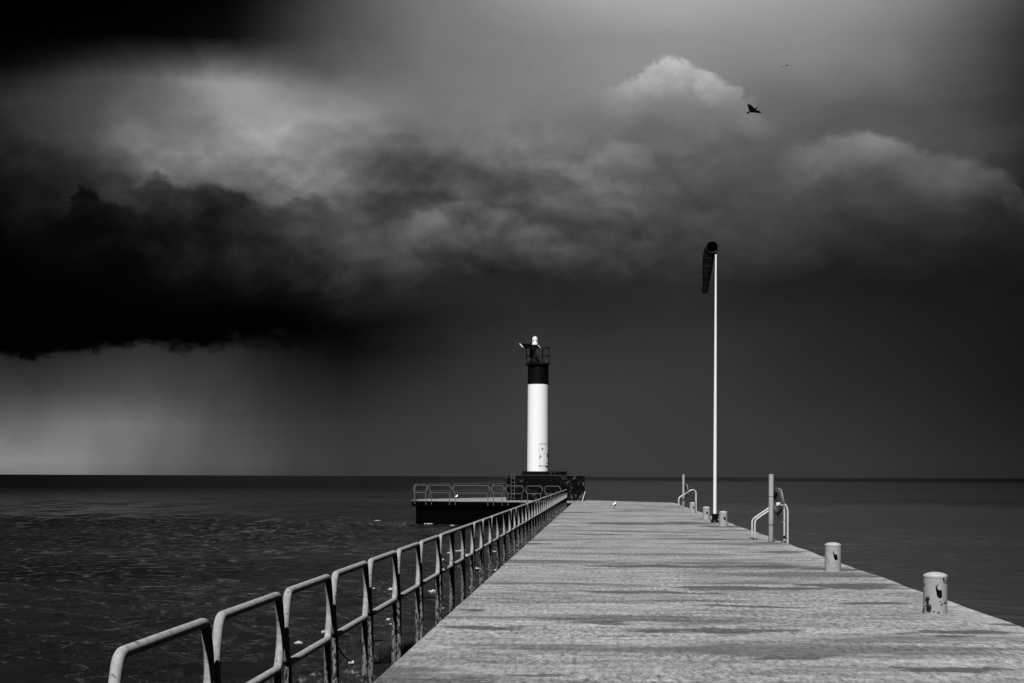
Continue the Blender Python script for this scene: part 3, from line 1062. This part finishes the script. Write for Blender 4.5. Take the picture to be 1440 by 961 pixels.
# two thin lines tied to the lower rail, trailing to the water
for i, ((ax, ay), (bx, by), lab) in enumerate([((472.5, 905), (492, 929), 'nearer thin slack line tied to a railing joint, its loose end hanging down'),
                                                ((623, 787), (634.5, 795), 'farther thin slack line tied to the railing, halfway along it')]):
    d = ray(ax, ay)
    t_ = XRAIL / d.x
    A = Vector((0, 0, EYE)) + d * t_
    D0 = (A - Vector((0, 0, EYE))).dot(FWD)
    B = at_depth(bx, by, D0 + (1.6 if i == 0 else 1.4))
    mid = (A + B) / 2 + Vector((0, 0, -.05 * (B - A).length * .3))
    lm = MB().tube(fillet([A, mid, B], (B - A).length * .3, 8), .009 if i == 0 else .012, 8)
    o = lm.build('trailing_line', M['rope'], origin=A)
    tag(o, lab, 'line')

# ------------------------------------------------------------------ sky and light
SUN_EL, SUN_AZ = R(53), R(180 + 10.5)            # behind the camera, a little to its left; azimuth clockwise from +Y
sun_dir = Vector((math.sin(SUN_AZ) * math.cos(SUN_EL), math.cos(SUN_AZ) * math.cos(SUN_EL), math.sin(SUN_EL)))
sl = bpy.data.lights.new('sun', 'SUN')
sl.energy = 5.0
sl.angle = R(.53)
sl.color = (1, .995, .985)
so = bpy.data.objects.new('sun', sl)
COL.objects.link(so)
so.rotation_euler = sun_dir.to_track_quat('Z', 'Y').to_euler()
so.location = (-10, -40, 60)

world = bpy.data.worlds.new('World')
scene.world = world
world.use_nodes = True
wt = NT(world.node_tree)
wt.n.clear()
out = wt.new('ShaderNodeOutputWorld')
tc = wt.new('ShaderNodeTexCoord')
Dv = tc.outputs['Generated']
xr = wt.vm('DOT_PRODUCT', Dv, tuple(RIGHT), out=1)
yr = wt.vm('DOT_PRODUCT', Dv, tuple(FWD), out=1)
sp_ = wt.new('ShaderNodeSeparateXYZ')
wt.l.new(Dv, sp_.inputs[0])
zr = sp_.outputs[2]
AZ = wt.m('ARCTAN2', xr, yr)                                   # bearing from the view out along the pier
hor = wt.m('SQRT', wt.m('MAXIMUM', wt.m('SUBTRACT', 1.0, wt.m('MULTIPLY', zr, zr)), 1e-6))
TE = wt.m('DIVIDE', zr, hor)                                   # tangent of the elevation
TE = wt.m('DIVIDE', TE, wt.m('MAXIMUM', wt.m('COSINE', AZ), .35))
# U, V: bearing and height of the cloud chart; one unit = 1000 steps of 1/2000 rad
U0 = wt.m('ADD', wt.m('MULTIPLY', AZ, 2.0 * 1.022), .72)
V0 = wt.m('SUBTRACT', .670, wt.m('MULTIPLY', TE, 2.0))
cloudco = wt.vm('MULTIPLY', Dv, (1, 1, 1.45))
wn = wt.noise(cloudco, 9, 9, .58, .25, col=True)
wsep = wt.new('ShaderNodeSeparateColor')
wt.l.new(wn, wsep.inputs[0])
wn2 = wt.noise(cloudco, 26, 8, .6, .2, col=True)
wsep2 = wt.new('ShaderNodeSeparateColor')
wt.l.new(wn2, wsep2.inputs[0])
wn3 = wt.noise(cloudco, 48, 8, .64, .4, col=True)
fine_ = wt.new('ShaderNodeSeparateColor')
wt.l.new(wn3, fine_.inputs[0])
# light from above on the billows: density here against density a little higher up
def relief(scale, step, detail=7, rough=.56, dist=.5):
    up_ = wt.vm('ADD', cloudco, (0, 0, step))
    a_ = wt.noise(cloudco, scale, detail, rough, dist)
    b_ = wt.noise(up_, scale, detail, rough, dist)
    return wt.m('SUBTRACT', a_, b_)
# turbulence lives in the cloud belt; rain and the veil near the horizon are smooth
belt = wt.m('MULTIPLY', wt.mr(V0, .50, .42), wt.mr(V0, .02, .24, .18, 1.0))
U = wt.m('ADD', U0, wt.m('MULTIPLY', wt.m('MULTIPLY', wt.m('SUBTRACT', wsep.outputs[0], .5), .22), belt))
V = wt.m('ADD', V0, wt.m('MULTIPLY', wt.m('MULTIPLY', wt.m('SUBTRACT', wsep.outputs[1], .5), .17), belt))
US = 1 / 2.0                                                   # ramp position = U/2 + .25
def upos(px):
    return (px / 1000.0) * US + .25
Uf = wt.m('ADD', wt.m('MULTIPLY', U, US), .25)
U0f = wt.m('ADD', wt.m('MULTIPLY', U0, US), .25)

upper = [
    (-.45, [(0, 4), (400, 30), (700, 80), (1000, 90), (1440, 30)]),
    (-.15, [(0, 2), (300, 10), (500, 70), (700, 125), (950, 150), (1200, 125), (1440, 50)]),
    (0.0, [(0, 2), (150, 2), (300, 9), (350, 24), (420, 52), (480, 76), (560, 108), (700, 138), (850, 164), (960, 169), (1100, 158), (1200, 146), (1300, 122), (1380, 90), (1440, 58)]),
    (.05, [(0, 3), (150, 5), (250, 14), (330, 24), (400, 52), (480, 82), (600, 115), (750, 132), (960, 148), (1150, 138), (1250, 120), (1350, 86), (1440, 45)]),
    (.085, [(0, 8), (100, 28), (170, 42), (250, 74), (300, 92), (340, 88), (380, 80), (430, 80), (480, 92), (600, 114), (750, 130), (850, 140), (960, 140), (1050, 130), (1150, 130), (1250, 115), (1350, 82), (1440, 44)]),
    (.115, [(0, 26), (100, 58), (170, 76), (230, 112), (290, 148), (340, 148), (400, 128), (450, 116), (480, 112), (600, 116), (750, 128), (850, 134), (960, 132), (1050, 118), (1150, 116), (1250, 104), (1350, 76), (1440, 42)]),
    (.15, [(0, 44), (60, 60), (150, 74), (250, 122), (300, 146), (360, 154), (410, 152), (470, 142), (520, 130), (600, 117), (750, 122), (870, 122), (960, 122), (1060, 108), (1150, 98), (1300, 80), (1440, 40)]),
    (.20, [(0, 38), (50, 58), (150, 76), (200, 108), (300, 130), (380, 142), (430, 126), (480, 116), (600, 106), (700, 114), (800, 112), (900, 104), (960, 100), (1050, 94), (1150, 86), (1240, 88), (1350, 76), (1440, 40)]),
    (.25, [(0, 24), (50, 40), (110, 52), (200, 84), (260, 98), (330, 100), (420, 104), (480, 84), (560, 80), (650, 90), (750, 84), (850, 98), (900, 94), (960, 88), (1050, 84), (1150, 74), (1250, 76), (1350, 78), (1440, 42)]),
    (.30, [(0, 14), (50, 22), (100, 20), (150, 30), (200, 48), (250, 66), (350, 78), (430, 86), (480, 80), (550, 68), (640, 86), (700, 90), (760, 76), (850, 76), (960, 74), (1050, 72), (1150, 62), (1250, 54), (1350, 56), (1440, 38)]),
    (.35, [(0, 5), (60, 13), (140, 18), (200, 17), (300, 44), (400, 62), (480, 74), (600, 74), (700, 78), (800, 70), (900, 71), (960, 70), (1050, 64), (1150, 50), (1300, 38), (1440, 32)]),
    (.40, [(0, 3), (200, 10), (300, 16), (400, 20), (480, 31), (600, 38), (700, 40), (800, 42), (900, 45), (1000, 45), (1100, 38), (1250, 32), (1440, 28)]),
    (.45, [(0, 1), (200, 1), (400, 3), (480, 11), (560, 24), (650, 37), (750, 45), (900, 47), (1000, 48), (1150, 40), (1300, 33), (1440, 28)]),
    (.49, [(0, 1), (200, 2), (400, 4), (480, 12), (560, 28), (650, 42), (750, 50), (900, 51), (1000, 51), (1150, 42), (1300, 35), (1440, 28)]),
]
lower = [
    (.49, [(0, 40), (40, 30), (100, 38), (200, 50), (300, 46), (400, 28), (480, 19), (560, 31), (650, 44), (750, 52), (900, 52), (1000, 52), (1150, 42), (1300, 35), (1440, 28)]),
    (.55, [(0, 62), (100, 68), (200, 76), (300, 64), (400, 46), (480, 38), (600, 48), (750, 56), (900, 56), (1000, 53), (1150, 45), (1300, 38), (1440, 29)]),
    (.60, [(0, 98), (100, 112), (180, 114), (250, 98), (300, 78), (400, 60), (480, 52), (600, 55), (750, 60), (900, 57), (1050, 55), (1200, 48), (1440, 33)]),
    (.65, [(0, 130), (60, 136), (120, 126), (200, 108), (280, 86), (400, 68), (480, 58), (600, 57), (900, 58), (1200, 52), (1440, 38)]),
    (.668, [(0, 120), (60, 124), (120, 116), (200, 100), (280, 80), (400, 64), (480, 57), (600, 57), (900, 58), (1200, 52), (1440, 38)]),
]


lower = [(vy, [(px, g * (1 + .07 * min(1, max(0, (px - 400) / 150)))) for px, g in st]) for vy, st in lower]


def chart(rows, u, v):
    val = None
    for i, (vy, st) in enumerate(rows):
        r = wt.ramp(u, [(upos(px), g / 255.0) for px, g in st], 'EASE' if False else 'B_SPLINE' if len(st) > 30 else 'LINEAR')
        val = r if val is None else wt.mix(wt.mr(v, rows[i - 1][0], vy, smooth=False), val, r)
    return val


up_v = chart(upper, Uf, V)
lo_v = chart(lower, wt.m('ADD', U0f, wt.m('MULTIPLY', wt.m('SUBTRACT', wsep.outputs[2], .5), .03)), V0)
# ragged base of the dark cloud
edge = wt.ramp(U0f, [(upos(a), b / 1000) for a, b in [(0, 492), (20, 500), (40, 511), (60, 505), (100, 497), (150, 488), (180, 482), (200, 480), (230, 486), (280, 488), (330, 479), (450, 480), (700, 480), (1440, 480)]])
soft = wt.ramp(U0f, [(upos(0), .009), (upos(200), .011), (upos(300), .016), (upos(420), .030), (upos(560), .06), (upos(1440), .08)])
rag = wt.m('ADD', V0, wt.m('MULTIPLY', wt.m('SUBTRACT', wt.noise(cloudco, 55, 8, .62, .3), .5), .055))
sky_v = wt.mix(wt.mr(wt.m('DIVIDE', wt.m('SUBTRACT', rag, edge), soft), -1, 1), up_v, lo_v)


def cloud_edge(val, curve, gain, decay, sharp, wob=.03, noise_out=None):
    """a cumulus top: brightness gain (in display steps) just under a scalloped edge, dying away below it"""
    n_ = noise_out or wsep2.outputs[1]
    E = wt.ramp(wt.m('ADD', U0f, wt.m('MULTIPLY', wt.m('SUBTRACT', fine_.outputs[0], .5), .035)), [(upos(a), b / 1000) for a, b in curve], 'CARDINAL')
    G = wt.ramp(U0f, [(upos(a), b) for a, b in gain])
    dd = wt.m('SUBTRACT', wt.m('ADD', V0, wt.m('MULTIPLY', wt.m('SUBTRACT', n_, .5), wob)), E)
    dd = wt.m('ADD', dd, wt.m('MULTIPLY', wt.m('SUBTRACT', wsep.outputs[2], .5), wob * 1.4))
    dd = wt.m('ADD', dd, wt.m('MULTIPLY', wt.m('SUBTRACT', fine_.outputs[1], .5), wob * 1.1))
    k = wt.m('MULTIPLY', wt.mr(dd, 0, sharp), wt.mr(dd, sharp * .8, decay, 1, 0))
    k = wt.m('MULTIPLY', k, wt.mr(wsep2.outputs[2], .25, .6, .55, 1.1))
    return val, k, G


def brighten(val, *a, **kw):
    v_, k, G = cloud_edge(val, *a, **kw)
    return wt.m('ADD', v_, wt.m('MULTIPLY', k, G))


def darken(val, *a, **kw):
    v_, k, G = cloud_edge(val, *a, **kw)
    return wt.m('MULTIPLY', v_, wt.m('SUBTRACT', 1.0, wt.m('MULTIPLY', k, G)))


# white puff, upper right
sky_v = brighten(sky_v, [(840, 124), (870, 112), (890, 100), (910, 86), (930, 74), (955, 73), (980, 84), (1010, 96), (1040, 120), (1060, 146), (1090, 175)],
                 [(845, 0), (880, .08), (930, .21), (990, .22), (1040, .11), (1075, .03), (1100, 0)], .075, .016, .04)
# long cloud on the right
sky_v = brighten(sky_v, [(1060, 215), (1120, 203), (1150, 190), (1180, 180), (1240, 178), (1290, 192), (1350, 202), (1390, 218), (1420, 242), (1450, 280)],
                 [(1090, 0), (1140, .09), (1230, .14), (1310, .07), (1390, .10), (1425, .07), (1460, 0)], .085, .018, .028)
# dark heap, left
sky_v = darken(sky_v, [(60, 300), (100, 290), (112, 254), (128, 252), (150, 268), (185, 288), (230, 300), (300, 320)],
               [(60, 0), (100, .25), (112, .5), (150, .5), (185, .3), (250, 0)], .16, .016, .03)
sky_v = darken(sky_v, [(150, 300), (190, 262), (205, 244), (220, 243), (245, 258), (265, 251), (300, 250), (320, 258), (345, 277), (375, 286), (410, 274), (435, 268), (455, 276), (490, 300), (560, 330)],
               [(150, 0), (190, .2), (210, .42), (330, .40), (440, .28), (490, .08), (560, 0)], .13, .018, .026)
# folds in the middle
sky_v = brighten(sky_v, [(540, 310), (575, 296), (610, 282), (650, 277), (690, 284), (730, 302), (780, 318), (830, 345)],
                 [(540, 0), (590, .07), (650, .10), (720, .08), (790, .05), (840, 0)], .08, .014, .03)
sky_v = brighten(sky_v, [(740, 215), (790, 222), (830, 210), (865, 194), (900, 198), (925, 215), (960, 250)],
                 [(740, 0), (800, .03), (865, .05), (915, .04), (960, 0)], .07, .016, .03)
sky_v = darken(sky_v, [(480, 160), (520, 175), (570, 192), (610, 208), (660, 222), (720, 228), (790, 240), (860, 265)],
               [(480, 0), (530, .12), (620, .10), (740, .15), (800, .14), (870, 0)], .07, .016, .03)
sky_v = darken(sky_v, [(490, 262), (540, 262), (600, 262), (680, 276), (740, 282), (800, 300), (870, 305)],
               [(490, 0), (540, .28), (600, .22), (690, .18), (800, .16), (880, 0)], .055, .016, .03)
# fine billow, lit from above
rl = wt.m('ADD', wt.m('MULTIPLY', relief(11, .026, 6, .50), 1.15), wt.m('MULTIPLY', relief(28, .010, 6, .52), .55))
tone = wt.m('ADD', wt.m('MULTIPLY', wt.m('SUBTRACT', wsep.outputs[0], .5), .35), wt.m('MULTIPLY', wt.m('SUBTRACT', wsep2.outputs[1], .5), .25))
bodym = wt.m('MULTIPLY', wt.m('MULTIPLY', wt.mr(V0, .13, .26, .10, 1.0), wt.mr(V0, .45, .34)), wt.m('MULTIPLY', wt.mr(U0, .10, .42, .75, 1.0), wt.mr(U0, .80, 1.15, 1.0, .38)))
detail = wt.m('MULTIPLY', wt.m('ADD', rl, tone), bodym)
sky_v = wt.m('MULTIPLY', sky_v, wt.m('ADD', 1.0, detail))
# falling rain: soft upright streaks under the cloud
rainco = wt.vm('ADD', wt.vm('MULTIPLY', Dv, (1, 1, .32)), wt.vm('MULTIPLY', wt.vm('SUBTRACT', wn, (.5, .5, .5)), (.05, .05, 0)))
rain = wt.m('MULTIPLY', wt.m('SUBTRACT', wt.noise(rainco, 22, 4, .55), .5), wt.m('MULTIPLY', wt.mr(V0, .49, .56), wt.mr(U0, .62, .30)))
sky_v = wt.m('MULTIPLY', sky_v, wt.m('ADD', 1.0, wt.m('MULTIPLY', rain, .36)))
front = wt.m('MULTIPLY', wt.m('POWER', wt.m('MAXIMUM', sky_v, 0.0), 2.2), .90)
# the rest of the vault: unseen dark cloud, added to keep the fill light low
vault = wt.m('MULTIPLY', wt.mr(wt.noise(Dv, 3, 6, .6), .3, .7, .3, 1.4), .009)
ahead = wt.m('MULTIPLY', wt.mr(wt.m('ABSOLUTE', AZ), .75, .42), wt.mr(zr, .62, .36))
lum = wt.mix(ahead, vault, front)
bgc = wt.new('ShaderNodeBackground')
wt.put(bgc.inputs[0], wt.grey(lum))
bgc.inputs[1].default_value = 1.0
nish = wt.new('ShaderNodeTexSky', sky_type='NISHITA')
nish.sun_disc = False
nish.sun_elevation = SUN_EL
nish.sun_rotation = SUN_AZ
nsep = wt.new('ShaderNodeSeparateColor')
wt.l.new(nish.outputs[0], nsep.inputs[0])
bgn = wt.new('ShaderNodeBackground')
wt.put(bgn.inputs[0], wt.grey(nsep.outputs[0]))               # the sky as a red-filtered black-and-white film sees it
bgn.inputs[1].default_value = .05
mixs = wt.new('ShaderNodeMixShader')
wt.put(mixs.inputs[0], wt.mix(ahead, .97, .998))              # cloud cover
wt.l.new(bgn.outputs[0], mixs.inputs[1])
wt.l.new(bgc.outputs[0], mixs.inputs[2])
wt.l.new(mixs.outputs[0], out.inputs[0])

# ------------------------------------------------------------------ camera
cam = bpy.data.cameras.new('camera')
cam.sensor_fit = 'HORIZONTAL'
cam.sensor_width = 36.0
cam.lens = 36.0 * F / 1440.0
cam.shift_y = (PY0 - 480.5) / 1440.0
cam.clip_start = .1
cam.clip_end = 120000
co = bpy.data.objects.new('camera', cam)
COL.objects.link(co)
cx_ = RIGHT * math.cos(ROLL) + UP * math.sin(ROLL)
cy_ = UP * math.cos(ROLL) - RIGHT * math.sin(ROLL)
co.matrix_world = Matrix.Translation((0, 0, EYE)) @ Matrix((cx_, cy_, -FWD)).transposed().to_4x4()
scene.camera = co

vs_ = scene.view_settings
vs_.view_transform = 'Standard'
vs_.look = 'None'
vs_.exposure = 0.15
vs_.gamma = 1
vs_.use_curve_mapping = False
scene.cycles.max_bounces = 6
scene.cycles.diffuse_bounces = 0
